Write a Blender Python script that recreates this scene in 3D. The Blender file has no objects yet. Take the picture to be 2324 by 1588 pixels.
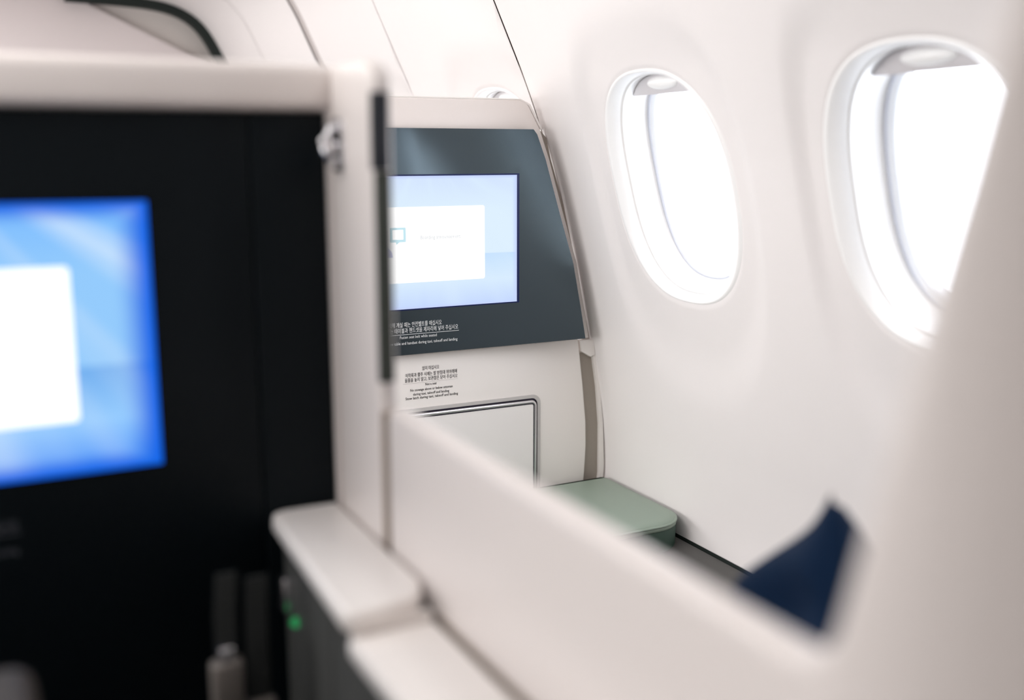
import bpy, bmesh, math, random
from mathutils import Vector, Matrix

SC = bpy.context.scene
COL = SC.collection
CAMZ = 1.30

# ------------------------------------------------------------------ camera, world, lights
cd = bpy.data.cameras.new('camera'); cam = bpy.data.objects.new('camera', cd); COL.objects.link(cam)
yaw = math.radians(27.3); pitch = math.atan(449 / 2400)
fw = Vector((math.sin(yaw) * math.cos(pitch), math.cos(yaw) * math.cos(pitch), -math.sin(pitch)))
cam.location = (0, 0, CAMZ)
cam.rotation_euler = fw.to_track_quat('-Z', 'Y').to_euler()
cd.sensor_width = 36; cd.lens = 36 * 2400 / 2324
cd.clip_start = 0.02
cd.dof.use_dof = True
cd.dof.focus_distance = (Vector((.95, 2.24, .87)) - cam.location).dot(fw)
cd.dof.aperture_fstop = 1.35
SC.camera = cam

world = bpy.data.worlds.new('sky'); SC.world = world; world.use_nodes = True
bg = world.node_tree.nodes['Background']
bg.inputs['Color'].default_value = (.93, .96, 1, 1); bg.inputs['Strength'].default_value = 7.0

def area(name, loc, size, power, rot=(0, 0, 0), col=(1, .975, .95)):
    l = bpy.data.lights.new(name, 'AREA'); l.shape = 'RECTANGLE'; l.size, l.size_y = size
    l.energy = power; l.color = col
    o = bpy.data.objects.new(name, l); COL.objects.link(o); o.location = loc; o.rotation_euler = rot
    return o
area('cabin_light', (-.35, 2.55, 1.925), (.5, 3.9), 38)
area('sidewall_wash_light', (.70, 2.4, 1.925), (.16, 4.0), 6)
area('left_fill_light', (-2.12, 2.75, 1.15), (.7, 4.2), 82, (0, math.radians(-90), 0), (1, .982, .968))  # added fill lamp, standing in for windows the left wall lacks

SC.view_settings.view_transform = 'Standard'; SC.view_settings.look = 'None'
SC.view_settings.gamma = 1; SC.view_settings.use_curve_mapping = False
SC.view_settings.exposure = 0.0
SC.cycles.max_bounces = 12; SC.cycles.diffuse_bounces = 8; SC.cycles.transparent_max_bounces = 12
SC.cycles.use_denoising = True
SC.cycles.sample_clamp_indirect = 8
SC.cycles.caustics_reflective = False

# ------------------------------------------------------------------ materials
def mat(name, col, rough=.5, spec=.5, metal=0, bump=0, bscale=200, coat=0, var=0, sheen=0):
    m = bpy.data.materials.new(name); m.use_nodes = True
    nt = m.node_tree; b = nt.nodes['Principled BSDF']
    b.inputs['Base Color'].default_value = (*col, 1); b.inputs['Roughness'].default_value = rough
    b.inputs['Specular IOR Level'].default_value = spec; b.inputs['Metallic'].default_value = metal
    b.inputs['Coat Weight'].default_value = coat; b.inputs['Coat Roughness'].default_value = .08
    b.inputs['Sheen Weight'].default_value = sheen
    tc = nt.nodes.new('ShaderNodeTexCoord'); n = nt.nodes.new('ShaderNodeTexNoise')
    n.inputs['Scale'].default_value = bscale; n.inputs['Detail'].default_value = 3
    nt.links.new(tc.outputs['Object'], n.inputs['Vector'])
    if bump:
        bp = nt.nodes.new('ShaderNodeBump'); bp.inputs['Strength'].default_value = bump
        bp.inputs['Distance'].default_value = .002
        nt.links.new(n.outputs['Fac'], bp.inputs['Height']); nt.links.new(bp.outputs['Normal'], b.inputs['Normal'])
    if var:
        mr = nt.nodes.new('ShaderNodeMapRange')
        mr.inputs['To Min'].default_value = 1 - var; mr.inputs['To Max'].default_value = 1 + var
        nt.links.new(n.outputs['Fac'], mr.inputs['Value'])
        mx = nt.nodes.new('ShaderNodeVectorMath'); mx.operation = 'SCALE'
        mx.inputs[0].default_value = col
        nt.links.new(mr.outputs['Result'], mx.inputs['Scale']); nt.links.new(mx.outputs['Vector'], b.inputs['Base Color'])
    return m

M = {}
M['liner'] = mat('liner white', (.83, .80, .797), .5, .4, bump=.05, bscale=400, var=.01)
M['surround'] = mat('window surround gloss', (.93, .93, .93), .28, .5, bump=.0, bscale=60, var=.01)  # daylight glow on the rim put into the colour, whiter than the liner
M['shell'] = mat('shell ivory', (.79, .735, .71), .38, .45, bump=.03, bscale=300, var=.01)
M['divider'] = mat('divider ivory', (.72, .668, .645), .35, .5, bump=.03, bscale=300, var=.01)
M['ledge'] = mat('ledge white', (.83, .795, .77), .32, .5, bump=.02, bscale=250, var=.01)
M['bezel'] = mat('gloss black glass', (.004, .009, .013), .13, 1.0, coat=0, bump=.0, bscale=30, var=.02)
M['bezel'].node_tree.nodes['Principled BSDF'].inputs['IOR'].default_value = 1.55
M['bezel'].node_tree.nodes['Principled BSDF'].inputs['Specular Tint'].default_value = (.72, .90, 1, 1)
M['bezel_matt'] = mat('satin black', (.0025, .005, .007), .45, .12, bscale=30, var=.02)
M['navyglass'] = mat('navy screen border', (.002, .010, .075), .3, .3, bscale=100, var=.01)
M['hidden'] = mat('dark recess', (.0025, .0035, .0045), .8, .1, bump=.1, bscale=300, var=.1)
M['grey'] = mat('charcoal panel', (.06, .062, .06), .5, .4, bump=.1, bscale=400, var=.04)
M['seal'] = mat('dark olive seal', (.045, .052, .043), .6, .3, bscale=200, var=.05)
M['sealcap'] = mat('black blue cap', (.008, .012, .02), .35, .5, bscale=200, var=.05)
M['groove'] = mat('taupe gap', (.26, .21, .17), .7, .2, bscale=200, var=.05)
M['strip'] = mat('taupe edge trim', (.36, .32, .28), .7, .3, bump=.3, bscale=900, var=.12)
M['metal'] = mat('satin silver', (.75, .74, .76), .25, .5, metal=1, bscale=200, var=.02)
M['recess'] = mat('pale grey recess', (.56, .54, .53), .5, .3, bscale=200, var=.02)
M['darkline'] = mat('dark gap rubber', (.02, .015, .03), .6, .2, bscale=200, var=.02)  # dark colour of the joint lines around the stowage door
M['lower'] = mat('lower panel ivory', (.86, .825, .80), .42, .4, bump=.04, bscale=400, var=.01)
M['door'] = mat('door white', (.87, .845, .84), .4, .4, bump=.03, bscale=400, var=.01)
M['gasket'] = mat('black gasket', (.012, .018, .016), .6, .3, bscale=200, var=.05)
M['seam'] = mat('grey seam', (.52, .48, .47), .7, .2, bscale=200, var=.03)
M['bulkhead'] = mat('bulkhead fabric', (.74, .68, .68), .8, .2, bump=.3, bscale=700, var=.05)
M['bulkhead2'] = mat('left wall taupe', (.55, .51, .49), .8, .2, bump=.2, bscale=500, var=.03)  # taupe of the left cabin wall
M['bulkhead3'] = mat('bulkhead upper', (.72, .68, .65), .8, .2, bump=.2, bscale=500, var=.03)
M['sage'] = mat('sage leather', (.28, .355, .295), .42, .45, bump=.12, bscale=900, var=.04)
M['sage_dark'] = mat('deep green leather', (.030, .068, .050), .5, .4, bump=.15, bscale=900, var=.06)
M['navy'] = mat('navy cloth', (.0006, .014, .046), .8, .15, bump=.35, bscale=900, var=.15, sheen=.03)
M['sill'] = mat('sill grey', (.085, .083, .080), .6, .35, bump=.1, bscale=500, var=.05)
M['carpet'] = mat('dark carpet', (.03, .032, .035), .95, .1, bump=.6, bscale=600, var=.2)
M['taupe'] = mat('taupe leather', (.038, .030, .024), .55, .35, bump=.2, bscale=500, var=.06)
M['strap'] = mat('grey webbing', (.02, .022, .022), .8, .2, bump=.4, bscale=600, var=.1)
M['buckle'] = mat('brushed buckle', (.20, .18, .165), .45, .5, metal=.4, bump=.1, bscale=300, var=.05)
M['seat'] = mat('seat fabric', (.05, .055, .06), .85, .2, bump=.4, bscale=700, var=.1)
M['gasketblue'] = mat('pane seal', (.55, .57, .63), .4, .5, bscale=100, var=.02)
M['frame_in'] = mat('pane retainer', (.78, .80, .83), .35, .5, bscale=100, var=.01)
M['shade'] = mat('shade plastic', (.66, .64, .66), .4, .5, bscale=100, var=.01)
M['printwhite'] = mat('white print', (.8, .82, .82), .6, .2, bscale=100, var=.01)
M['printdark'] = mat('black print', (.02, .02, .025), .6, .2, bscale=100, var=.01)

def emis(name, col, s):
    m = bpy.data.materials.new(name); m.use_nodes = True; nt = m.node_tree; nt.nodes.clear()
    e = nt.nodes.new('ShaderNodeEmission'); o = nt.nodes.new('ShaderNodeOutputMaterial')
    e.inputs['Color'].default_value = (*col, 1); e.inputs['Strength'].default_value = s
    nt.links.new(e.outputs[0], o.inputs[0]); return m
M['led'] = emis('green led', (.02, .26, .08), 1.0)
M['card'] = emis('screen card', (1, 1, 1), 1.25)
M['iconblue'] = emis('screen icon blue', (.58, .82, .90), 1.0)
M['iconviolet'] = emis('screen icon violet', (.66, .68, .95), 1.0)
M['icontext'] = emis('screen grey text', (.58, .61, .64), 1.0)

def screen_mat(name, top, mid, low, edge, edgew, s):
    """display picture: sky with pale rays, a horizon and deep blue towards the borders (generated coords)"""
    m = bpy.data.materials.new(name); m.use_nodes = True; nt = m.node_tree; nt.nodes.clear()
    N = nt.nodes.new; L = nt.links.new
    tc = N('ShaderNodeTexCoord'); sp = N('ShaderNodeSeparateXYZ'); L(tc.outputs['Generated'], sp.inputs[0])
    ramp = N('ShaderNodeValToRGB'); L(sp.outputs['Z'], ramp.inputs[0]); r = ramp.color_ramp
    r.elements[0].position = 0; r.elements[0].color = (*low[0], 1)
    r.elements[1].position = 1; r.elements[1].color = (*top, 1)
    for p, c in ((.20, low[1]), (.398, low[2]), (.405, mid), (.75, mid)):
        e = r.elements.new(p); e.color = (*c, 1)
    # rays fanning out from a point above the screen
    vs = N('ShaderNodeVectorMath'); vs.operation = 'SUBTRACT'; L(tc.outputs['Generated'], vs.inputs[0]); vs.inputs[1].default_value = (.52, 0, 1.25)
    s2 = N('ShaderNodeSeparateXYZ'); L(vs.outputs[0], s2.inputs[0])
    at = N('ShaderNodeMath'); at.operation = 'ARCTAN2'; L(s2.outputs['X'], at.inputs[0]); L(s2.outputs['Z'], at.inputs[1])
    no = N('ShaderNodeTexNoise'); no.noise_dimensions = '1D'; no.inputs['Scale'].default_value = 3.2; no.inputs['Detail'].default_value = 2
    L(at.outputs[0], no.inputs['W'])
    mr = N('ShaderNodeMapRange'); mr.inputs['From Min'].default_value = .45; mr.inputs['From Max'].default_value = .75
    mr.inputs['To Max'].default_value = .65; L(no.outputs['Fac'], mr.inputs['Value'])
    mx = N('ShaderNodeMix'); mx.data_type = 'RGBA'; L(mr.outputs[0], mx.inputs['Factor']); L(ramp.outputs[0], mx.inputs[6])
    mx.inputs[7].default_value = (.72, .86, 1, 1)
    # distance to right / bottom / top edge
    def edge_d(sock, flip):
        if not flip: return sock
        q = N('ShaderNodeMath'); q.operation = 'SUBTRACT'; q.inputs[0].default_value = 1; L(sock, q.inputs[1]); return q.outputs[0]
    a = edge_d(sp.outputs['X'], True); b = edge_d(sp.outputs['Z'], True)
    m1 = N('ShaderNodeMath'); m1.operation = 'MINIMUM'; L(a, m1.inputs[0]); L(b, m1.inputs[1])
    m2 = N('ShaderNodeMath'); m2.operation = 'MINIMUM'; L(m1.outputs[0], m2.inputs[0]); L(sp.outputs['Z'], m2.inputs[1])
    me = N('ShaderNodeMapRange'); me.inputs['From Max'].default_value = edgew; me.inputs['To Min'].default_value = 1; me.inputs['To Max'].default_value = 0
    me.interpolation_type = 'SMOOTHSTEP'; L(m2.outputs[0], me.inputs['Value'])
    mz = N('ShaderNodeMix'); mz.data_type = 'RGBA'; L(me.outputs[0], mz.inputs['Factor']); L(mx.outputs[2], mz.inputs[6]); mz.inputs[7].default_value = (*edge, 1)
    e = N('ShaderNodeEmission'); L(mz.outputs[2], e.inputs[0]); e.inputs[1].default_value = s
    o = N('ShaderNodeOutputMaterial'); L(e.outputs[0], o.inputs[0]); return m
M['screen_near'] = screen_mat('display picture blue', (.20, .50, 1), (.30, .60, .98), ((.03, .25, .95), (.30, .60, 1), (.16, .42, .86)), (.006, .13, .80), .085, 1.0)
M['screen_far'] = screen_mat('display picture pale', (.66, .78, 1), (.74, .88, 1), ((.55, .68, 1), (.70, .85, 1), (.58, .77, 1)), (.58, .68, 1), .03, 1.0)

def pane_mat():
    m = bpy.data.materials.new('acrylic pane'); m.use_nodes = True; nt = m.node_tree; nt.nodes.clear()
    t = nt.nodes.new('ShaderNodeBsdfTransparent'); g = nt.nodes.new('ShaderNodeBsdfGlossy'); g.inputs['Roughness'].default_value = .03
    f = nt.nodes.new('ShaderNodeValue'); f.outputs[0].default_value = .05
    x = nt.nodes.new('ShaderNodeMixShader'); o = nt.nodes.new('ShaderNodeOutputMaterial')
    t.inputs['Color'].default_value = (.97, .98, 1, 1)
    nt.links.new(f.outputs[0], x.inputs[0]); nt.links.new(t.outputs[0], x.inputs[1]); nt.links.new(g.outputs[0], x.inputs[2])
    nt.links.new(x.outputs[0], o.inputs[0]); return m
M['pane'] = pane_mat()

# ------------------------------------------------------------------ object helpers
def tag(o, label=None, cat=None, group=None, kind=None):
    if label: o['label'] = label
    if cat: o['category'] = cat
    if group: o['group'] = group
    if kind: o['kind'] = kind
    return o

def link(name, me, m, parent=None, smooth=False, ang=None):
    ms = m if isinstance(m, (list, tuple)) else [m]
    for x in ms: me.materials.append(x)
    if smooth:
        for p in me.polygons: p.use_smooth = True
        if ang: me.set_sharp_from_angle(angle=math.radians(ang))
    o = bpy.data.objects.new(name, me); COL.objects.link(o)
    if parent: o.parent = parent
    return o

def from_bm(name, bm, m, parent=None, smooth=True, ang=40, off=None):
    if off is not None: bmesh.ops.translate(bm, verts=bm.verts, vec=-Vector(off))
    bmesh.ops.recalc_face_normals(bm, faces=bm.faces)
    me = bpy.data.meshes.new(name); bm.to_mesh(me); bm.free()
    return link(name, me, m, parent, smooth, ang)

def empty(name, loc=(0, 0, 0)):
    o = bpy.data.objects.new(name, None); COL.objects.link(o); o.location = loc; o.empty_display_size = .1
    return o

# everything is modelled in world coordinates; a child's mesh is shifted by its thing's origin
def W(parent): return Vector(parent.location) if parent else Vector((0, 0, 0))

def box_bm(x0, x1, y0, y1, z0, z1, bev=0, seg=3):
    bm = bmesh.new()
    bmesh.ops.create_cube(bm, size=1, matrix=Matrix.Translation(((x0 + x1) / 2, (y0 + y1) / 2, (z0 + z1) / 2)) @ Matrix.Diagonal((x1 - x0, y1 - y0, z1 - z0, 1)))
    if bev: bmesh.ops.bevel(bm, geom=bm.edges[:], offset=bev, segments=seg, profile=.5, affect='EDGES')
    return bm

def box(name, b, m, parent=None, bev=0, seg=3):
    return from_bm(name, box_bm(*b, bev, seg), m, parent, off=W(parent))

def prism_bm(pts, axis, lo, hi, bev=0, seg=3, hole=None):
    """polygon pts in the plane perpendicular to axis ('X': (y,z), 'Y': (x,z), 'Z': (x,y)) extruded lo..hi"""
    def co(p, t): return {'X': (t, p[0], p[1]), 'Y': (p[0], t, p[1]), 'Z': (p[0], p[1], t)}[axis]
    bm = bmesh.new()
    v0 = [bm.verts.new(co(p, lo)) for p in pts]; v1 = [bm.verts.new(co(p, hi)) for p in pts]
    f0 = bm.faces.new(v0); f1 = bm.faces.new(v1[::-1])
    n = len(pts)
    for i in range(n): bm.faces.new((v0[i], v0[(i + 1) % n], v1[(i + 1) % n], v1[i]))
    bmesh.ops.recalc_face_normals(bm, faces=bm.faces)
    if bev:
        ed = [e for e in bm.edges if any(len(f.verts) == n for f in e.link_faces)] if n > 4 else bm.edges[:]
        bmesh.ops.bevel(bm, geom=ed, offset=bev, segments=seg, profile=.5, affect='EDGES', clamp_overlap=True)
    return bm

def prism(name, pts, axis, lo, hi, m, parent=None, bev=0, seg=3, ang=40):
    return from_bm(name, prism_bm(pts, axis, lo, hi, bev, seg), m, parent, ang=ang, off=W(parent))

def rrect(x0, x1, z0, z1, r, n=6):
    """rounded rectangle; r one radius or four (bl, br, tr, tl)"""
    rs = r if isinstance(r, (tuple, list)) else (r,) * 4
    out = []
    for (cx, cz, a0), rr in zip(((x0, z0, 180), (x1, z0, 270), (x1, z1, 0), (x0, z1, 90)), rs):
        sx = 1 if cx == x0 else -1; sz = 1 if cz == z0 else -1
        if rr <= 0: out.append((cx, cz)); continue
        for k in range(n + 1):
            a = math.radians(a0 + 90 * k / n)
            out.append((cx + sx * rr + rr * math.cos(a), cz + sz * rr + rr * math.sin(a)))
    return out

def ring_bm(outer, inner, axis, lo, hi):
    def co(p, t): return {'X': (t, p[0], p[1]), 'Y': (p[0], t, p[1]), 'Z': (p[0], p[1], t)}[axis]
    bm = bmesh.new(); n = len(outer)
    a = [[bm.verts.new(co(p, t)) for p in q] for q in (outer, inner) for t in (lo, hi)]
    for i in range(n):
        j = (i + 1) % n
        for p, q in ((0, 1), (1, 3), (3, 2), (2, 0)):
            bm.faces.new((a[p][i], a[p][j], a[q][j], a[q][i]))
    return bm

def tube_bm(pts, r, seg=10, flat=1.0, bm=None):
    bm = bm or bmesh.new(); rings = []
    pts = [Vector(p) for p in pts]
    for i, p in enumerate(pts):
        t = (pts[min(i + 1, len(pts) - 1)] - pts[max(i - 1, 0)]).normalized()
        up = Vector((0, 0, 1)) if abs(t.z) < .9 else Vector((0, 1, 0))
        s = t.cross(up).normalized(); u = s.cross(t)
        rr = r[i] if isinstance(r, (list, tuple)) else r
        rings.append([bm.verts.new(p + s * rr * math.cos(2 * math.pi * k / seg) + u * rr * flat * math.sin(2 * math.pi * k / seg)) for k in range(seg)])
    for a, b in zip(rings, rings[1:]):
        for k in range(seg): bm.faces.new((a[k], a[(k + 1) % seg], b[(k + 1) % seg], b[k]))
    bm.faces.new(rings[0]); bm.faces.new(rings[-1][::-1])
    return bm

def text_mesh(name, body, size, loc, m, parent, align='CENTER', space=1.0, width=None, z_tilt=0):
    """flat print in the XZ plane facing -Y, as a mesh"""
    cu = bpy.data.curves.new(name, 'FONT'); cu.body = body; cu.size = size; cu.align_x = align
    cu.space_character = space; cu.extrude = .0002; cu.resolution_u = 2
    tmp = bpy.data.objects.new(name + '_tmp', cu); COL.objects.link(tmp)
    dg = bpy.context.evaluated_depsgraph_get(); dg.update()
    me = bpy.data.meshes.new_from_object(tmp.evaluated_get(dg), depsgraph=dg)
    bpy.data.objects.remove(tmp)
    xs = [v.co.x for v in me.vertices] or [0, 1]
    k = (width / (max(xs) - min(xs))) if width else 1
    cx = (max(xs) + min(xs)) / 2
    o = loc if parent is None else Vector(loc) - W(parent)
    for v in me.vertices:
        x, y, z = v.co; v.co = (o[0] + (x - cx if width else x) * k, o[1] - z, o[2] + y)
    me.materials.clear()
    return link(name, me, m, parent)

# ------------------------------------------------------------------ sidewall profile (x,z) bottom -> ceiling
PROF = [(1.30, -.02), (1.36, .12), (1.41, .28), (1.432, .41), (1.438, .50), (1.430, .60), (1.418, .69), (1.398, .80), (1.370, .93), (1.338, 1.067),
        (1.307, 1.19), (1.277, 1.30), (1.229, 1.43), (1.180, 1.54), (1.130, 1.645), (1.092, 1.73), (1.043, 1.825),
        (.97, 1.898), (.86, 1.94), (.70, 1.955), (.4, 1.96)]
def catmull(P, n=12):
    out = []
    for i in range(len(P) - 1):
        p0 = P[max(i - 1, 0)]; p1 = P[i]; p2 = P[i + 1]; p3 = P[min(i + 2, len(P) - 1)]
        for k in range(n):
            t = k / n
            out.append(tuple(.5 * (2 * b + (c - a) * t + (2 * a - 5 * b + 4 * c - d) * t * t + (3 * b - a - 3 * c + d) * t ** 3) for a, b, c, d in zip(p0, p1, p2, p3)))
    out.append(P[-1]); return out
CR = catmull(PROF)
CR = [tuple(sum(CR[max(0, min(len(CR) - 1, i + d))][k] for d in range(-9, 10)) / 19 for k in (0, 1)) for i in range(len(CR))]
S = [0]
for a, b in zip(CR, CR[1:]): S.append(S[-1] + math.dist(a, b))
def prof(s):
    s = max(0, min(S[-1] - 1e-6, s))
    lo, hi = 0, len(S) - 1
    while hi - lo > 1:
        mid = (lo + hi) // 2
        if S[mid] <= s: lo = mid
        else: hi = mid
    t = (s - S[lo]) / max(1e-9, S[hi] - S[lo]); a, b = CR[lo], CR[hi]
    return (a[0] + (b[0] - a[0]) * t, a[1] + (b[1] - a[1]) * t)
def prof_n(s):
    a = prof(s - .03); b = prof(s + .03); dx, dz = b[0] - a[0], b[1] - a[1]; L = math.hypot(dx, dz)
    return (dz / L, -dx / L)               # outboard normal
def s_of_z(z):
    lo, hi = 0, S[-1]
    for _ in range(40):
        m_ = (lo + hi) / 2
        if prof(m_)[1] < z: lo = m_
        else: hi = m_
    return lo
def WP(Y, s, d=0):
    p = prof(s); n = prof_n(s); return Vector((p[0] + n[0] * d, Y, p[1] + n[1] * d))

SZC = s_of_z(1.222)
NR = 96
def oval(a, bu, bd, n):
    out = []
    for k in range(NR):
        t = 2 * math.pi * k / NR; c, s = math.cos(t), math.sin(t)
        b = bu if s > 0 else bd
        out.append((math.copysign(abs(c) ** (2 / n), c) * a, math.copysign(abs(s) ** (2 / n), s) * b))
    return out
def rect_ring(a, bu, bd):
    out = []
    for k in range(NR):
        t = 2 * math.pi * k / NR; c, s = math.cos(t), math.sin(t)
        b = bu if s > 0 else bd
        f = 1 / max(abs(c), abs(s)); out.append((c * f * a, s * f * b))
    return out
def skin_rings(bm, rings, cb):
    """rings: list of (points, d) -> connected surface; returns vertex rings"""
    vr = [[bm.verts.new(cb(u, v, d)) for u, v in pts] for pts, d in rings]
    for a, b in zip(vr, vr[1:]):
        for k in range(NR): bm.faces.new((a[k], a[(k + 1) % NR], b[(k + 1) % NR], b[k]))
    return vr

OUT_A, OUT_B = .215, .250
HALF = .335; BU, BD = .50, .60           # cell half width and reach above / below window centre
DISH = .012
def mixr(p, q, t): return [(a[0] + (b[0] - a[0]) * t, a[1] + (b[1] - a[1]) * t) for a, b in zip(p, q)]
def wall_window_cell(bm, Yc, ylo=-9):
    def cb(u, v, d):
        k = max(0, min(1, (v - .24) / .16)); k = 1 - k * k * (3 - 2 * k)
        return WP(max(Yc + u, ylo), SZC + v, d * (k if v > .251 else 1))
    o = oval(OUT_A, OUT_B, OUT_B, 2.45); dsh = oval(.285, .44, .50, 2.6); rr = rect_ring(HALF, BU, BD)
    rings = [(oval(OUT_A - .012, OUT_B - .012, OUT_B - .012, 2.45), DISH + .012), (o, DISH)]
    for q in range(1, 17):
        t = q / 16; w_ = min(1, max(0, (1 - t) / .62)); rings.append((mixr(o, dsh, t), DISH * w_ * w_ * (3 - 2 * w_)))
    rings += [(mixr(dsh, rr, .5), 0), (rr, 0)]
    skin_rings(bm, rings, cb)
def wall_strip(bm, y0, y1, s0, s1, ny=1, ds=.02, d=0):
    ns = max(2, int((s1 - s0) / ds)); g = [[bm.verts.new(WP(y0 + (y1 - y0) * i / ny, s0 + (s1 - s0) * j / ns, d)) for j in range(ns + 1)] for i in range(ny + 1)]
    for i in range(ny):
        for j in range(ns): bm.faces.new((g[i][j], g[i + 1][j], g[i + 1][j + 1], g[i][j + 1]))
def finish_wall(name, bm, parent, thick=.0):
    bmesh.ops.remove_doubles(bm, verts=bm.verts, dist=.0008)
    o = from_bm(name, bm, M['liner'], parent, smooth=True, ang=None, off=W(parent))
    # normals inboard
    return o

wall_r = empty('wall_right', (0, 0, 0)); tag(wall_r, kind='structure')
def section(y0, y1, centres):
    bm = bmesh.new()
    s0, s1 = SZC - BD, SZC + BU
    wall_strip(bm, y0, y1, 0, s0); wall_strip(bm, y0, y1, s1, S[-1])
    y = y0
    for c in centres:
        if c - HALF > y + .001: wall_strip(bm, y, c - HALF, s0, s1)
        wall_window_cell(bm, c, y0); y = c + HALF
    if y < y1 - .001: wall_strip(bm, y, y1, s0, s1)
    # return edge at the seam
    return finish_wall('wall_panel', bm, wall_r)
WIN = [-.19, .48, 1.15, 1.82, 2.605 - .095, 3.27 ]
section(-.60, 2.28, WIN[:4])
WIN[4] = 2.503; WIN[5] = 3.23
section(2.286, 2.98, [WIN[4]])
section(2.992, 3.65, [WIN[5]])
section(3.715, 4.335, [])
section(4.345, 4.96, [])
def seam_band(name, y0, y1, d, m, s0=0.0, s1=None):
    bm = bmesh.new(); wall_strip(bm, y0, y1, s0, s1 or S[-1], d=d)
    return from_bm(name, bm, m, wall_r, smooth=True, ang=None)
seam_band('wall_seam', 2.275, 2.291, .004, M['groove'])
seam_band('wall_seam', 2.970, 3.005, .0015, M['liner'])
seam_band('wall_seam', 3.64, 3.73, .006, M['seam'])
seam_band('wall_seam', 4.32, 4.36, .0015, M['liner'])

# added unseen skin behind the lining: blocks daylight except at the window openings
def backing():
    bm = bmesh.new(); s0, s1 = SZC - BD, SZC + BU; D = .112
    wall_strip(bm, -1.25, 5.1, 0, s0, d=D); wall_strip(bm, -1.25, 5.1, s1, S[-1], d=D)
    y = -1.25
    for c in WIN:
        if c - HALF > y + .001: wall_strip(bm, y, c - HALF, s0, s1, d=D)
        lo_ = max(c - HALF, y)
        skin_rings(bm, [(oval(.137, .208, .208, 2.45), D), (rect_ring(HALF, BU, BD), D)], lambda u, v, d: WP(max(c + u, lo_), SZC + v, d))
        y = c + HALF
    wall_strip(bm, y, 5.1, s0, s1, d=D)
    return from_bm('light_block_skin', bm, M['seam'], wall_r, ang=None)
backing()
# ---- windows
def make_window(i, Yc):
    cb = lambda u, v, d: WP(Yc + u, SZC + v, d) - org
    org = WP(Yc, SZC, .05)
    w = empty('window_%d' % i, org); tag(w, kind='structure')
    def part(name, rings, m, parent=w, ang=None):
        bm = bmesh.new(); skin_rings(bm, rings, cb if parent is w else cb)
        return from_bm(name, bm, m, parent, smooth=True, ang=ang)
    n = 2.45
    E2 = lambda a, b, nn=n: oval(a, b, b, nn)
    part('window_surround', [(E2(OUT_A + .001, OUT_B + .001), DISH + .001), (E2(OUT_A - .006, OUT_B - .003), DISH - .003), (E2(OUT_A - .014, OUT_B - .006), DISH - .001), (E2(.190, .240), DISH + .006), (E2(.1765, .2345), DISH + .014),
                             (E2(.1745, .2330), DISH + .019), (E2(.1735, .2320), DISH + .017), (E2(.1715, .2305), DISH + .021), (E2(.170, .229), .045), (E2(.164, .224), .062), (E2(.152, .217), .075), (E2(.145, .214), .080), (E2(.150, .219), .1125)], M['surround'])
    part('pane_seal', [(E2(.146, .215), .079), (E2(.143, .213), .077), (E2(.140, .211), .083)], M['gasketblue'])
    part('pane_frame', [(E2(.141, .212), .082), (E2(.131, .203), .086), (E2(.128, .200), .092), (E2(.126, .198), .104)], M['frame_in'])
    bm = bmesh.new(); pr = E2(.128, .200)
    for d in (.100, .103):
        c = bm.verts.new(cb(0, 0, d)); r = [bm.verts.new(cb(u, v, d)) for u, v in pr]
        for k in range(NR): bm.faces.new((c, r[k], r[(k + 1) % NR]))
    from_bm('pane', bm, M['pane'], w, smooth=True, ang=None)
    # shade, pulled a little way down: an oval's top cut by a straight lower edge
    cut = .186
    top = [(u, v) for u, v in E2(.167, .2265) if v > cut - .002]
    top.sort(key=lambda p: p[0])
    bm = bmesh.new(); lo_f, hi_f, lo_b, hi_b = [], [], [], []
    for u, v in top:
        lo_f.append(bm.verts.new(cb(u, cut, .050))); hi_f.append(bm.verts.new(cb(u, max(v, cut + .001), .050)))
        lo_b.append(bm.verts.new(cb(u, cut, .056))); hi_b.append(bm.verts.new(cb(u, max(v, cut + .001), .056)))
    for k in range(len(top) - 1):
        bm.faces.new((lo_f[k], lo_f[k + 1], hi_f[k + 1], hi_f[k])); bm.faces.new((lo_b[k], lo_b[k + 1], hi_b[k + 1], hi_b[k]))
        bm.faces.new((lo_f[k], lo_f[k + 1], lo_b[k + 1], lo_b[k]))
    sh = from_bm('window_shade', bm, M['shade'], w, smooth=False)
    # oval finger grip standing proud of the shade
    bm = bmesh.new(); bmesh.ops.create_uvsphere(bm, u_segments=24, v_segments=12, radius=1)
    for v in bm.verts:
        x, y, z = v.co; v.co = cb(x * .054 - .004, .208 + y * .014, .050 - max(0, z) * .010 + .002)
    from_bm('shade_handle', bm, M['surround'], sh, smooth=True, ang=None)
for i, y in enumerate(WIN): make_window(i + 1, y)

# ---- sill / baseboard under the sidewall
bm = prism_bm([(1.318, 0), (1.425, 0), (1.433, .400), (1.425, .412), (1.326, .405), (1.318, .398)], 'Y', -.6, 4.95)
tag(from_bm('baseboard_right', bm, M['sill'], None), kind='structure')
bm = bmesh.new(); wall_strip(bm, -.6, 2.27, s_of_z(.405), s_of_z(.418), d=-.002)
tag(from_bm('trim_2', bm, M['gasket'], None, ang=None), kind='structure')

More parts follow.
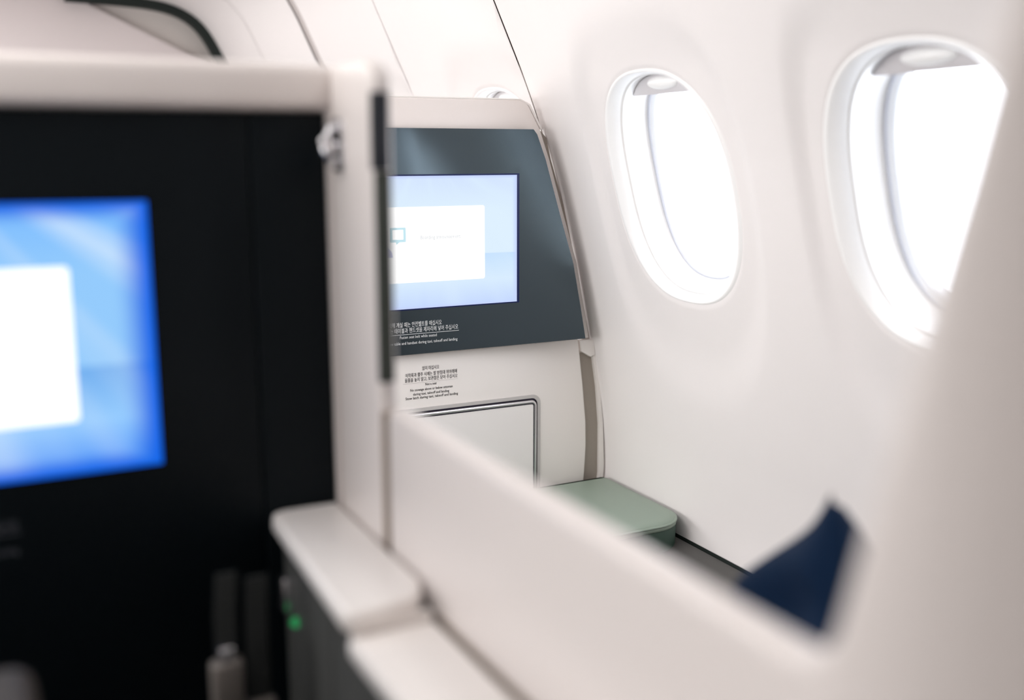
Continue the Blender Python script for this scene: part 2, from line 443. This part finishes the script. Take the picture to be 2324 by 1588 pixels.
# ---- floor, ceiling, other walls
tag(box('floor', (-2.2, 1.5, -1.2, 5.1, -.05, 0), M['carpet']), kind='structure')
ceil = [(.60, 1.985), (.41, 1.957), (-.2, 1.97), (-.9, 2.0), (-1.6, 1.99), (-2.2, 1.96), (-2.2, 2.01), (.60, 2.01)]
tag(from_bm('ceiling', prism_bm(ceil, 'Y', -1.2, 5.1), M['liner'], None), kind='structure')
tag(box('wall_left', (-2.25, -2.2, -1.2, 5.1, -.05, 2.02), M['bulkhead2']), kind='structure')
tag(box('wall_back', (-2.2, 1.5, -1.25, -1.2, -.05, 2.02), M['bulkhead3']), kind='structure')
# sidewall behind the camera
bm = bmesh.new(); wall_strip(bm, -1.2, -.6, 0, S[-1]); finish_wall('wall_panel', bm, wall_r)

# forward end: bulkhead behind a black gasket arch
wf = empty('wall_forward', (0, 4.98, 0)); tag(wf, kind='structure')
box('bulkhead_panel', (-2.2, 1.45, 5.04, 5.1, 0, 2.02), M['bulkhead3'], wf)
prism('shadow_edge_panel', [(-2.2, 1.2), (1.18, 1.2), (1.14, 1.640), (.516, 1.934), (.44, 1.955), (-2.2, 1.955)], 'Y', 4.985, 5.035, M['bulkhead'], wf, bev=.004)  # added raised panel; its sloping edge stands in for a cast shadow's edge
def arch(name, y0, y1, d0, d1, z0, m):
    s0 = s_of_z(z0); pts = []
    n = 60; ss = [s0 + (S[-1] - s0) * k / n for k in range(n + 1)]
    o_ = [WP(0, s, d0) for s in ss]; i_ = [WP(0, s, d1) for s in ss]
    poly = [(p.x, p.z) for p in o_] + [(p.x, p.z) for p in i_[::-1]]
    bm = bmesh.new()
    A = [bm.verts.new((x, y0, z)) for x, z in poly]; B = [bm.verts.new((x, y1, z)) for x, z in poly]
    N2 = len(poly)
    for k in range(n):
        bm.faces.new((A[k], A[k + 1], A[N2 - 2 - k], A[N2 - 1 - k])); bm.faces.new((B[k], B[k + 1], B[N2 - 2 - k], B[N2 - 1 - k]))
        bm.faces.new((A[k], A[k + 1], B[k + 1], B[k])); bm.faces.new((A[N2 - 1 - k], A[N2 - 2 - k], B[N2 - 2 - k], B[N2 - 1 - k]))
    return from_bm(name, bm, m, None, ang=None if 0 else 40)
tag(arch('trim_1', 4.935, 4.98, .0, -.040, .3, M['gasket']), kind='structure')

# ================================================================== seat shells with monitors
TXT_A = [('착석해 계실 때는 안전벨트를 매십시오', .0135, .906, .150), ('이착륙 시에는 테이블과 핸드셋을 제자리에 넣어 주십시오', .0135, .8925, .196)]
def monitor_screen(parent, dx, yf, mscr, near):
    """display .537 x .302 with its message card; dx is the shift of the whole unit in x"""
    x1 = 1.1745 + dx; x0 = x1 - .50
    fr = from_bm('screen_recess', box_bm(x0 - .004, x1 + (.0065 if not near else .003), yf - .002, yf + .001, .942, 1.2505), M['navyglass'], parent, off=W(parent))
    if near: fr.data.materials[0] = M['hidden']
    scn = from_bm('screen', box_bm(x0, x1, yf - .003, yf - .0015, .945, 1.247), mscr, parent, off=W(parent))
    cx1 = 1.089 + dx; cx0 = cx1 - .33
    c = from_bm('message_card', prism_bm(rrect(cx0, cx1, 1.0055, 1.178, .005, 3), 'Y', yf - .0036, yf - .0030), M['card'], scn, off=W(parent))
    # display icon: speech-bubble shaped frame
    ic = from_bm('display_icon', ring_bm(rrect(.852 + dx, .890 + dx, 1.099, 1.132, .002, 3), rrect(.858 + dx, .884 + dx, 1.105, 1.127, .001, 3), 'Y', yf - .0040, yf - .0037), M['iconblue'], scn, off=W(parent))
    from_bm('icon_tail', prism_bm([(.866 + dx, 1.099), (.875 + dx, 1.099), (.867 + dx, 1.0935)], 'Y', yf - .0040, yf - .0037), M['iconblue'], scn, off=W(parent))
    from_bm('icon_tail', prism_bm([(.838 + dx, 1.065), (.858 + dx, 1.065), (.856 + dx, 1.077), (.846 + dx, 1.088), (.838 + dx, 1.090)], 'Y', yf - .0040, yf - .0037), M['iconviolet'], scn, off=W(parent))
    t = text_mesh('card_text', 'Boarding announcement', .012, (.976 + dx, yf - .0046, 1.104), M['icontext'], parent, width=.100)
    t.parent = scn
    return scn

def notices(parent, dx, y, m):
    xr = 1.020 + dx
    ts = [('착석해 계실 때는 안전벨트를 매십시오', .0132, .968, .9040, .140), ('이착륙 시에는 테이블과 핸드셋을 제자리에 넣어 주십시오', .0132, 1.010, .8905, .215),
          ('Fasten seat belt while seated', .0098, .955, .8765, .092), ('Stow table and handset during taxi, takeoff and landing', .0098, 1.008, .8625, .178)]
    for b, s, r, z, w in ts:
        text_mesh('notice_text', b, s, (r + .008 + dx - w / 2, y, z), m, parent, width=w)
    box('notice_rule', (.80 + dx, xr, y - .0004, y, .8855, .8865), m, parent)

# ---- far shell (in front of the window seat)
far = empty('seat_shell', (1.0, 2.26, 0))
tag(far, 'ivory seat shell with large black monitor panel, printed notices and stowage door, beside the windows', 'seat shell')
edge_hi = [(1.236, 1.353), (1.262, 1.283), (1.304, 1.147), (1.342, 1.03), (1.365, .917), (1.380, .838)]
sur = [(.50, .838)] + edge_hi[::-1] + [(1.206, 1.405), (1.198, 1.415), (1.18, 1.420), (.50, 1.420)]
prism('shell_surround', sur, 'Y', 2.248, 2.262, M['shell'], far, bev=.004)
prism('shell_top_cap', [(.50, 1.419), (1.180, 1.419), (1.205, 1.407), (1.237, 1.353), (1.243, 1.353), (1.210, 1.411), (1.184, 1.423), (.50, 1.423)], 'Y', 2.2485, 2.29, M['ledge'], far, bev=.003)
bez = [(.62, .838), (1.370, .838), (1.355, .917), (1.332, 1.03), (1.294, 1.147), (1.252, 1.283), (1.2265, 1.347), (1.219, 1.353), (.62, 1.353)]
def bend(x):            # bend added to the glass panel to steer its sidewall reflections
    t = max(0, x - .93); return -.5 * .40 * t * t
def on_glass(x, z, dy=0):
    y = 2.232 + bend(x) + dy; k = y / 2.25
    return Vector((x * k, y, CAMZ + (z - CAMZ) * k)) - W(far)
def bez_edge(z):
    E_ = [(1.375, .80)] + bez[1:-1]
    E_ = [(1.370, .838), (1.355, .917), (1.332, 1.03), (1.294, 1.147), (1.252, 1.283), (1.2265, 1.347), (1.219, 1.353)]
    for a, b in zip(E_, E_[1:]):
        if a[1] <= z <= b[1] + 1e-6: return a[0] + (b[0] - a[0]) * (z - a[1]) / (b[1] - a[1])
    return E_[-1][0]
bm = bmesh.new(); NXg, NZg = 40, 44; G = {}
for lay, dy in ((0, 0), (1, .012)):
    for j in range(NZg + 1):
        z = .838 + .515 * (j / NZg) if j < NZg else .353 + 1.0
        xe = bez_edge(min(z, 1.353))
        for i in range(NXg + 1):
            x = .62 + (xe - .62) * i / NXg
            G[lay, i, j] = bm.verts.new(on_glass(x, z, dy))
for lay in (0, 1):
    for i in range(NXg):
        for j in range(NZg): bm.faces.new((G[lay, i, j], G[lay, i + 1, j], G[lay, i + 1, j + 1], G[lay, i, j + 1]))
for j in range(NZg):
    for i in (0, NXg): bm.faces.new((G[0, i, j], G[0, i, j + 1], G[1, i, j + 1], G[1, i, j]))
for i in range(NXg):
    for j in (0, NZg): bm.faces.new((G[0, i, j], G[0, i + 1, j], G[1, i + 1, j], G[1, i, j]))
from_bm('monitor_panel', bm, M['bezel'], far, ang=35)
n0 = len(far.children)
monitor_screen(far, 0, 2.228, M['screen_far'], False)
notices(far, 0, 2.2275, M['printwhite'])
for o in far.children_recursive[:]:          # lay the display and its print onto the curved glass
    if o.name.split('.')[0] in ('screen', 'screen_recess', 'message_card', 'display_icon', 'icon_tail', 'card_text', 'notice_text', 'notice_rule'):
        bm = bmesh.new(); bm.from_mesh(o.data)
        for q in range(0 if 'text' in o.name else 24):
            bmesh.ops.bisect_plane(bm, geom=bm.verts[:] + bm.edges[:] + bm.faces[:], plane_co=(.66 + .022 * q - W(far).x, 0, 0), plane_no=(1, 0, 0))
        for v in bm.verts:
            p = v.co + W(far); v.co = on_glass(p.x, p.z, p.y - 2.228)
        bm.to_mesh(o.data); bm.free()
low = [(.50, .02), (1.30, .02), (1.345, .25), (1.366, .42), (1.372, .49), (1.3755, .557), (1.374, .621), (1.364, .718), (1.354, .797), (1.348, .838), (.50, .838)]
prism('lower_panel', low, 'Y', 2.250, 2.285, M['lower'], far, bev=.003)
strip = [(1.30, .02), (1.33, .02), (1.385, .30), (1.418, .479), (1.4165, .611), (1.407, .709), (1.400, .787), (1.368, .797), (1.376, .70), (1.386, .60), (1.386, .45), (1.35, .2)]
prism('edge_filler', [(1.30, .02), (1.36, .02), (1.40, .30), (1.414, .40), (1.418, .479), (1.4165, .611), (1.407, .709), (1.400, .800), (1.30, .800)], 'Y', 2.262, 2.30, M['strip'], far)
tag(prism('edge_strip', [(1.228, 1.36), (1.236, 1.36), (1.262, 1.334), (1.275, 1.283), (1.314, 1.165), (1.352, 1.03), (1.376, .917), (1.392, .838), (1.398, .80), (1.372, .80), (1.372, .838), (1.345, 1.03)], 'Y', 2.266, 2.274, M['strip'], far), 'taupe edge strip')
prism('wall_return', [(1.37, .02), (1.40, .02), (1.425, .40), (1.431, .50), (1.426, .61), (1.414, .72), (1.404, .80), (1.392, .80), (1.407, .709), (1.4165, .611), (1.418, .479), (1.40, .30)], 'Y', 2.25, 2.272, M['ledge'], far)
# small bracket between monitor panel and filler
prism('hinge_cover', [(1.352, .835), (1.392, .835), (1.398, .795), (1.384, .790), (1.358, .806)], 'Y', 2.246, 2.262, M['lower'], far, bev=.002)
# stowage door
dz0, dz1, dx0, dx1 = .10, .705, .72, 1.236
dr = from_bm('stowage_door', prism_bm(rrect(dx0 + .017, dx1 - .017, dz0 + .017, dz1 - .017, .006), 'Y', 2.243, 2.251), M['door'], far, off=W(far))
def rr_(k, r): return rrect(dx0 + k, dx1 - k, dz0 + k, dz1 - k, r)
from_bm('door_recess', ring_bm(rr_(-.004, .022), rr_(.0045, .016), 'Y', 2.2475, 2.251), M['recess'], far, off=W(far))
from_bm('door_gap', ring_bm(rr_(.0045, .016), rr_(.0085, .014), 'Y', 2.2485, 2.251), M['darkline'], far, off=W(far))
bm = bmesh.new(); pr = rr_(.0125, .011, )
n = len(pr); rings = []
for i, (x, z) in enumerate(pr):
    cx, cz = (dx0 + dx1) / 2, (dz0 + dz1) / 2
    a = pr[i - 1]; b = pr[(i + 1) % n]; t = Vector((b[0] - a[0], 0, b[1] - a[1])).normalized(); o_ = Vector((t.z, 0, -t.x))
    rings.append([bm.verts.new(Vector((x, 2.2465, z)) + o_ * .0045 * math.cos(2 * math.pi * k / 10) + Vector((0, -1, 0)) * .0045 * math.sin(2 * math.pi * k / 10)) for k in range(10)])
for i in range(n):
    a, b = rings[i], rings[(i + 1) % n]
    for k in range(10): bm.faces.new((a[k], a[(k + 1) % 10], b[(k + 1) % 10], b[k]))
tag(from_bm('door_frame', bm, M['metal'], far, ang=None, off=W(far)), 'silver door frame')
from_bm('door_inner_line', ring_bm(rr_(.0165, .006), rr_(.0185, .005), 'Y', 2.2425, 2.2432), M['darkline'], far, off=W(far))
# printed lines on the lower panel
for b, s, x, z, w in [('앉지 마십시오', .0108, .9465, .7990, .043), ('이착륙과 활주 시에는 발 받침대 위아래에', .0108, .948, .7850, .131), ('물품을 놓지 말고, 보관함은 닫아 주십시오', .0108, .948, .7735, .134),
                      ('Not a seat', .0085, .9465, .7615, .029), ('No stowage above or below ottoman', .0088, .948, .7500, .108), ('during taxi, takeoff and landing', .0088, .947, .7400, .092),
                      ('Stow latch during taxi, takeoff and landing', .0088, .949, .7310, .134)]:
    text_mesh('notice_text', b, s, (x, 2.2497, z), M['printdark'], far, width=w)
box('notice_rule', (.876, 1.016, 2.2493, 2.2497, .7695, .7700), M['recess'], far)

# ---- near shell (left half of the picture), the same unit shifted inboard
DX = -.992; NY = 1.24
near = empty('seat_shell', (0, NY, 0))
tag(near, 'ivory seat shell with black monitor panel and bright blue screen, nearest the camera at left', 'seat shell')
top = [(-.62, 1.347), (.412, 1.347), (.412, 1.380), (.405, 1.394), (.392, 1.401), (-.62, 1.402)]
prism('shell_surround', top, 'Y', 1.224, 1.30, M['shell'], near, bev=.014, seg=4)
box('shell_back', (-.62, .412, 1.262, 1.296, .02, 1.36), M['shell'], near)
prism('monitor_panel', [(-.55, .50), (.2985, .50), (.2985, 1.345), (-.55, 1.345)], 'Y', NY, NY + .02, M['bezel_matt'], near, bev=.0015)
prism('trim_panel', [(.3005, .50), (.3895, .50), (.3895, 1.345), (.3005, 1.345)], 'Y', NY - .001, NY + .02, M['bezel_matt'], near, bev=.0015)
monitor_screen(near, DX, NY, M['screen_near'], True)
M['printdim'] = mat('grey print', (.10, .11, .13), .6, .2, bscale=100, var=.01)
notices(near, DX, NY - .0005, M['printdim'])
box('shell_cheek', (.3905, .412, 1.224, 1.262, .05, 1.348), M['divider'], near)
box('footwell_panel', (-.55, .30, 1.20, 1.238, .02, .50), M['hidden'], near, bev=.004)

# ================================================================== divider
div = empty('privacy_divider', (.41, .6, 0))
tag(div, 'ivory privacy divider between the seats, low along the middle and tall at right', 'divider')
X0, X1 = .392, .419
def rcorner(p, a, b, r, n=6):
    """points rounding corner p between directions to a and b"""
    p, a, b = Vector(p), Vector(a), Vector(b); u = (a - p).normalized(); v = (b - p).normalized()
    return [tuple(((p + u * r) * (1 - t) ** 2 + p * 2 * t * (1 - t) + (p + v * r) * t * t)) for t in [k / n for k in range(n + 1)]]
A_, B_, C_ = (1.056, 1.036), (.396, 1.030), (.262, 1.62)
wing_curve = [(.396, 1.030), (.386, 1.083), (.371, 1.127), (.353, 1.211), (.335, 1.29), (.322, 1.345), (.305, 1.42), (.285, 1.52), (.27, 1.66)]
poly = [(1.060, .02), (1.060, 1.012), (1.054, 1.025), (1.045, 1.028)] + rcorner((.397, 1.024), (1.0, 1.028), (.380, 1.10), .030, 8) + [(.3734, 1.127), (.3585, 1.211), (.343, 1.29), (.333, 1.35), (.322, 1.42), (.306, 1.52), (.292, 1.66), (-.10, 1.66), (-.10, .02)]
bm = prism_bm(poly, 'X', X0, X1, .011, 5)
for k in range(1, 26):
    bmesh.ops.bisect_plane(bm, geom=bm.verts[:] + bm.edges[:] + bm.faces[:], plane_co=(0, .40 - .02 * k, 0), plane_no=(0, 1, 0))
for v in bm.verts:                 # outboard bend added so the wing shades darker away from its leading edge
    t = max(0, .40 - v.co.y); v.co.x += 3.5 * t * t if t < .12 else .0504 + .84 * (t - .12) * max(.35, 1 - (t - .12) * 2)
from_bm('divider_panel', bm, M['divider'], div, ang=50, off=W(div))
prism('divider_post', [(1.076, .02), (1.222, .02), (1.222, 1.398), (1.115, 1.398), (1.092, 1.392), (1.079, 1.380), (1.076, 1.366)], 'X', .391, .4135, M['divider'], div, bev=.008, seg=4)
tag(box('post_gap_trim', (.3925, .408, 1.0605, 1.0755, .05, 1.018), M['groove'], div), 'taupe joint strip')
tag(box('door_seal', (.3895, .4065, 1.0660, 1.075, 1.052, 1.280), M['seal'], div, bev=.002), 'dark olive door seal')
tag(box('seal_cap', (.3865, .4055, 1.0650, 1.075, 1.281, 1.362), M['sealcap'], div, bev=.002), 'black seal cap')
tag(box('groove_strip', (.3905, .3925, -.3, 1.06, .70, .842), M['groove'], div), 'taupe painted shadow line')  # taupe colour paints the shadow line between console and divider

# coat hook on the post
hk = empty('coat_hook', (.391, 1.20, 1.31))
tag(hk, 'small polished metal coat hook on the post right of the black monitor panel', 'hook')
o = prism('mount_plate', rrect(1.172, 1.212, 1.278, 1.338, .012), 'X', .3885, .3912, M['metal'], hk, bev=.001)
bm = tube_bm([(.387, 1.19, 1.333), (.380, 1.188, 1.326), (.374, 1.186, 1.312), (.374, 1.184, 1.298), (.379, 1.182, 1.290), (.386, 1.180, 1.289)], [.005, .006, .008, .009, .008, .006], 12)
from_bm('hook_arm', bm, M['metal'], hk, ang=None, off=W(hk))
bm = bmesh.new(); bmesh.ops.create_uvsphere(bm, u_segments=16, v_segments=10, radius=.010, matrix=Matrix.Translation((.378, 1.186, 1.305)))
from_bm('hook_knob', bm, M['metal'], hk, ang=None, off=W(hk))

# ================================================================== side console (white ledge)
con = empty('side_console', (.34, .7, 0))
tag(con, 'low side console with white stepped top and charcoal flank', 'console')
prism('console_top', [(.290, .915), (.300, .908), (.365, .918), (.380, .935), (.3885, .96), (.3885, 1.236), (.32, 1.236), (.306, 1.230), (.301, 1.214)], 'Z', .846, .868, M['ledge'], con, bev=.007, seg=4)
prism('armrest_lid', rrect(.293, .3835, .10, .912, (.01, .01, .004, .006)), 'Z', .824, .842, M['ledge'], con, bev=.006, seg=4)
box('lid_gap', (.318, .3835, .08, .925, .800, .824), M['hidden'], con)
box('lid_step', (.312, .3855, .921, 1.19, .800, .847), M['grey'], con)
box('lid_riser', (.300, .3825, .914, .924, .826, .850), M['ledge'], con)
box('side_panel', (.312, .3835, .05, 1.196, .02, .802), M['grey'], con, bev=.004)
box('console_front', (.309, .3835, 1.02, 1.198, .60, .846), M['grey'], con, bev=.003)
# latch and indicator on the flank
tag(box('release_latch', (.300, .311, 1.170, 1.190, .760, .803), M['metal'], con, bev=.002), 'silver release latch')
bm = bmesh.new(); bmesh.ops.create_uvsphere(bm, u_segments=16, v_segments=10, radius=.0065, matrix=Matrix.Translation((.308, 1.150, .757)))
tag(from_bm('indicator_light', bm, M['led'], con, ang=None, off=W(con)), 'green indicator light')

# ================================================================== ottoman
ot = empty('ottoman', (1.2, 2.05, 0))
tag(ot, 'sage green leather ottoman with rounded corner against the sidewall, under the far monitor', 'ottoman')
ox0, ox1, oy0, oy1 = .86, 1.424, 1.862, 2.236
outl = []
for x, y in rrect(ox0, ox1, oy0, oy1, (.04, .085, .012, .02), 10):
    outl.append((x, y))
def loft(pts, levels):
    """levels: (z, inset) -> closed stack"""
    cx = sum(p[0] for p in pts) / len(pts); cy = sum(p[1] for p in pts) / len(pts)
    bm = bmesh.new(); R = []
    for z, ins in levels:
        ring = []
        for i, p in enumerate(pts):
            a = Vector(pts[i - 1]); b = Vector(pts[(i + 1) % len(pts)]); t = (b - a).normalized(); nrm = Vector((t.y, -t.x))
            q = Vector(p) - nrm * ins; ring.append(bm.verts.new((q.x, q.y, z)))
        R.append(ring)
    n = len(pts)
    for a, b in zip(R, R[1:]):
        for k in range(n): bm.faces.new((a[k], a[(k + 1) % n], b[(k + 1) % n], b[k]))
    bm.faces.new(R[0][::-1]); bm.faces.new(R[-1]); return bm
from_bm('seat_pad', loft(outl, [(.455, .006), (.459, .001), (.464, 0), (.471, .003), (.4745, .009), (.476, .02)]), M['sage'], ot, ang=50, off=W(ot))
from_bm('piping', loft(outl, [(.4665, .001), (.468, -.0015), (.4705, -.001), (.4715, .003)]), M['sage'], ot, ang=None, off=W(ot))
from_bm('upholstered_base', loft(outl, [(.03, .02), (.30, .006), (.36, .004), (.455, .0015), (.460, .006)]), M['sage_dark'], ot, ang=50, off=W(ot))

# ================================================================== window seat hidden behind the divider, with the navy cushion on it
st = empty('window_seat', (.9, .5, 0))
tag(st, 'dark upholstered window seat behind the divider, mostly hidden', 'seat')
box('seat_base', (.62, 1.28, .41, 1.02, .02, .40), M['seat'], st, bev=.02)
box('seat_cushion', (.62, 1.28, .405, 1.06, .40, .43), M['seat'], st, bev=.04, seg=5)
box('backrest', (.70, 1.28, .14, .38, .30, .93), M['seat'], st, bev=.05, seg=5)

bm = bmesh.new(); NU, NV = 40, 40
P0 = Vector((.70, .80, .50))
grid = {}
random.seed(4)
for side in (1, -1):
    for i in range(NU + 1):
        for j in range(NV + 1):
            u = i / NU * 2 - 1; v = j / NV * 2 - 1
            e = (1 - abs(u) ** 3.2) * (1 - abs(v) ** 3.2)
            th = .085 * max(0, e) ** .55
            fold = .017 * math.sin(7 * u + 4 * v + 1.2 * math.sin(3 * v)) * max(0, e) ** .3 + .010 * math.sin(13 * v - 5 * u) * max(0, e) ** .3
            if (side, i, j) not in grid:
                if side == -1 and (i in (0, NU) or j in (0, NV)): grid[side, i, j] = grid[1, i, j]
                else:
                    pin = 1 - .07 * (1 - abs(v) ** 2) * abs(u) ** 6
                    pin2 = 1 - .07 * (1 - abs(u) ** 2) * abs(v) ** 6
                    grid[side, i, j] = bm.verts.new((u * .21 * pin, side * th + fold * (1 if side == 1 else .6), v * .21 * pin2))
    for i in range(NU):
        for j in range(NV):
            bm.faces.new((grid[side, i, j], grid[side, i + 1, j], grid[side, i + 1, j + 1], grid[side, i, j + 1]))
cu = from_bm('cushion', bm, M['navy'], None, ang=None)
tag(cu, 'navy blue crumpled cushion propped behind the low end of the divider', 'cushion')
cu.location = (.700, .705, .690)
cu.rotation_euler = (Matrix.Rotation(math.radians(72), 3, 'Z') @ Matrix.Rotation(math.radians(45), 3, 'Y')).to_euler()

# ================================================================== near footwell odds and ends
sb = empty('seat_belt', (.22, 1.1, .5))
tag(sb, 'grey seat belt with pale buckle hanging in the dark footwell beside the console', 'seat belt')
def strap(name, pts, w, t, m, par):
    bm = bmesh.new(); R = []
    for (x, y, z) in pts:
        R.append([bm.verts.new((x + a * w / 2, y + b * t / 2, z)) for a, b in ((-1, -1), (1, -1), (1, 1), (-1, 1))])
    for a, b in zip(R, R[1:]):
        for k in range(4): bm.faces.new((a[k], a[(k + 1) % 4], b[(k + 1) % 4], b[k]))
    bm.faces.new(R[0]); bm.faces.new(R[-1])
    return from_bm(name, bm, m, par, ang=40, off=W(par))
strap('strap', [(.224, 1.12, .845), (.218, 1.11, .80), (.216, 1.10, .755)], .022, .004, M['strap'], sb)
strap('strap', [(.257, 1.12, .835), (.252, 1.11, .78), (.250, 1.10, .735), (.250, 1.10, .66)], .024, .004, M['strap'], sb)
box('buckle', (.197, .232, 1.085, 1.105, .685, .757), M['buckle'], sb, bev=.006)
box('buckle_tongue', (.207, .223, 1.088, 1.100, .755, .772), M['metal'], sb, bev=.002)
box('belt_anchor', (.235, .268, 1.09, 1.11, .64, .70), M['buckle'], sb, bev=.006)

ar = empty('armrest', (-.02, .9, .5))
tag(ar, 'taupe padded armrest end at the dark lower left corner', 'armrest')
from_bm('armrest_pad', box_bm(-.11, .021, .62, .915, .80, .885, .018, 5), M['taupe'], ar, off=W(ar))
from_bm('armrest_support', box_bm(-.09, .0, .66, .88, .0, .805, .006, 2), M['seat'], ar, off=W(ar))
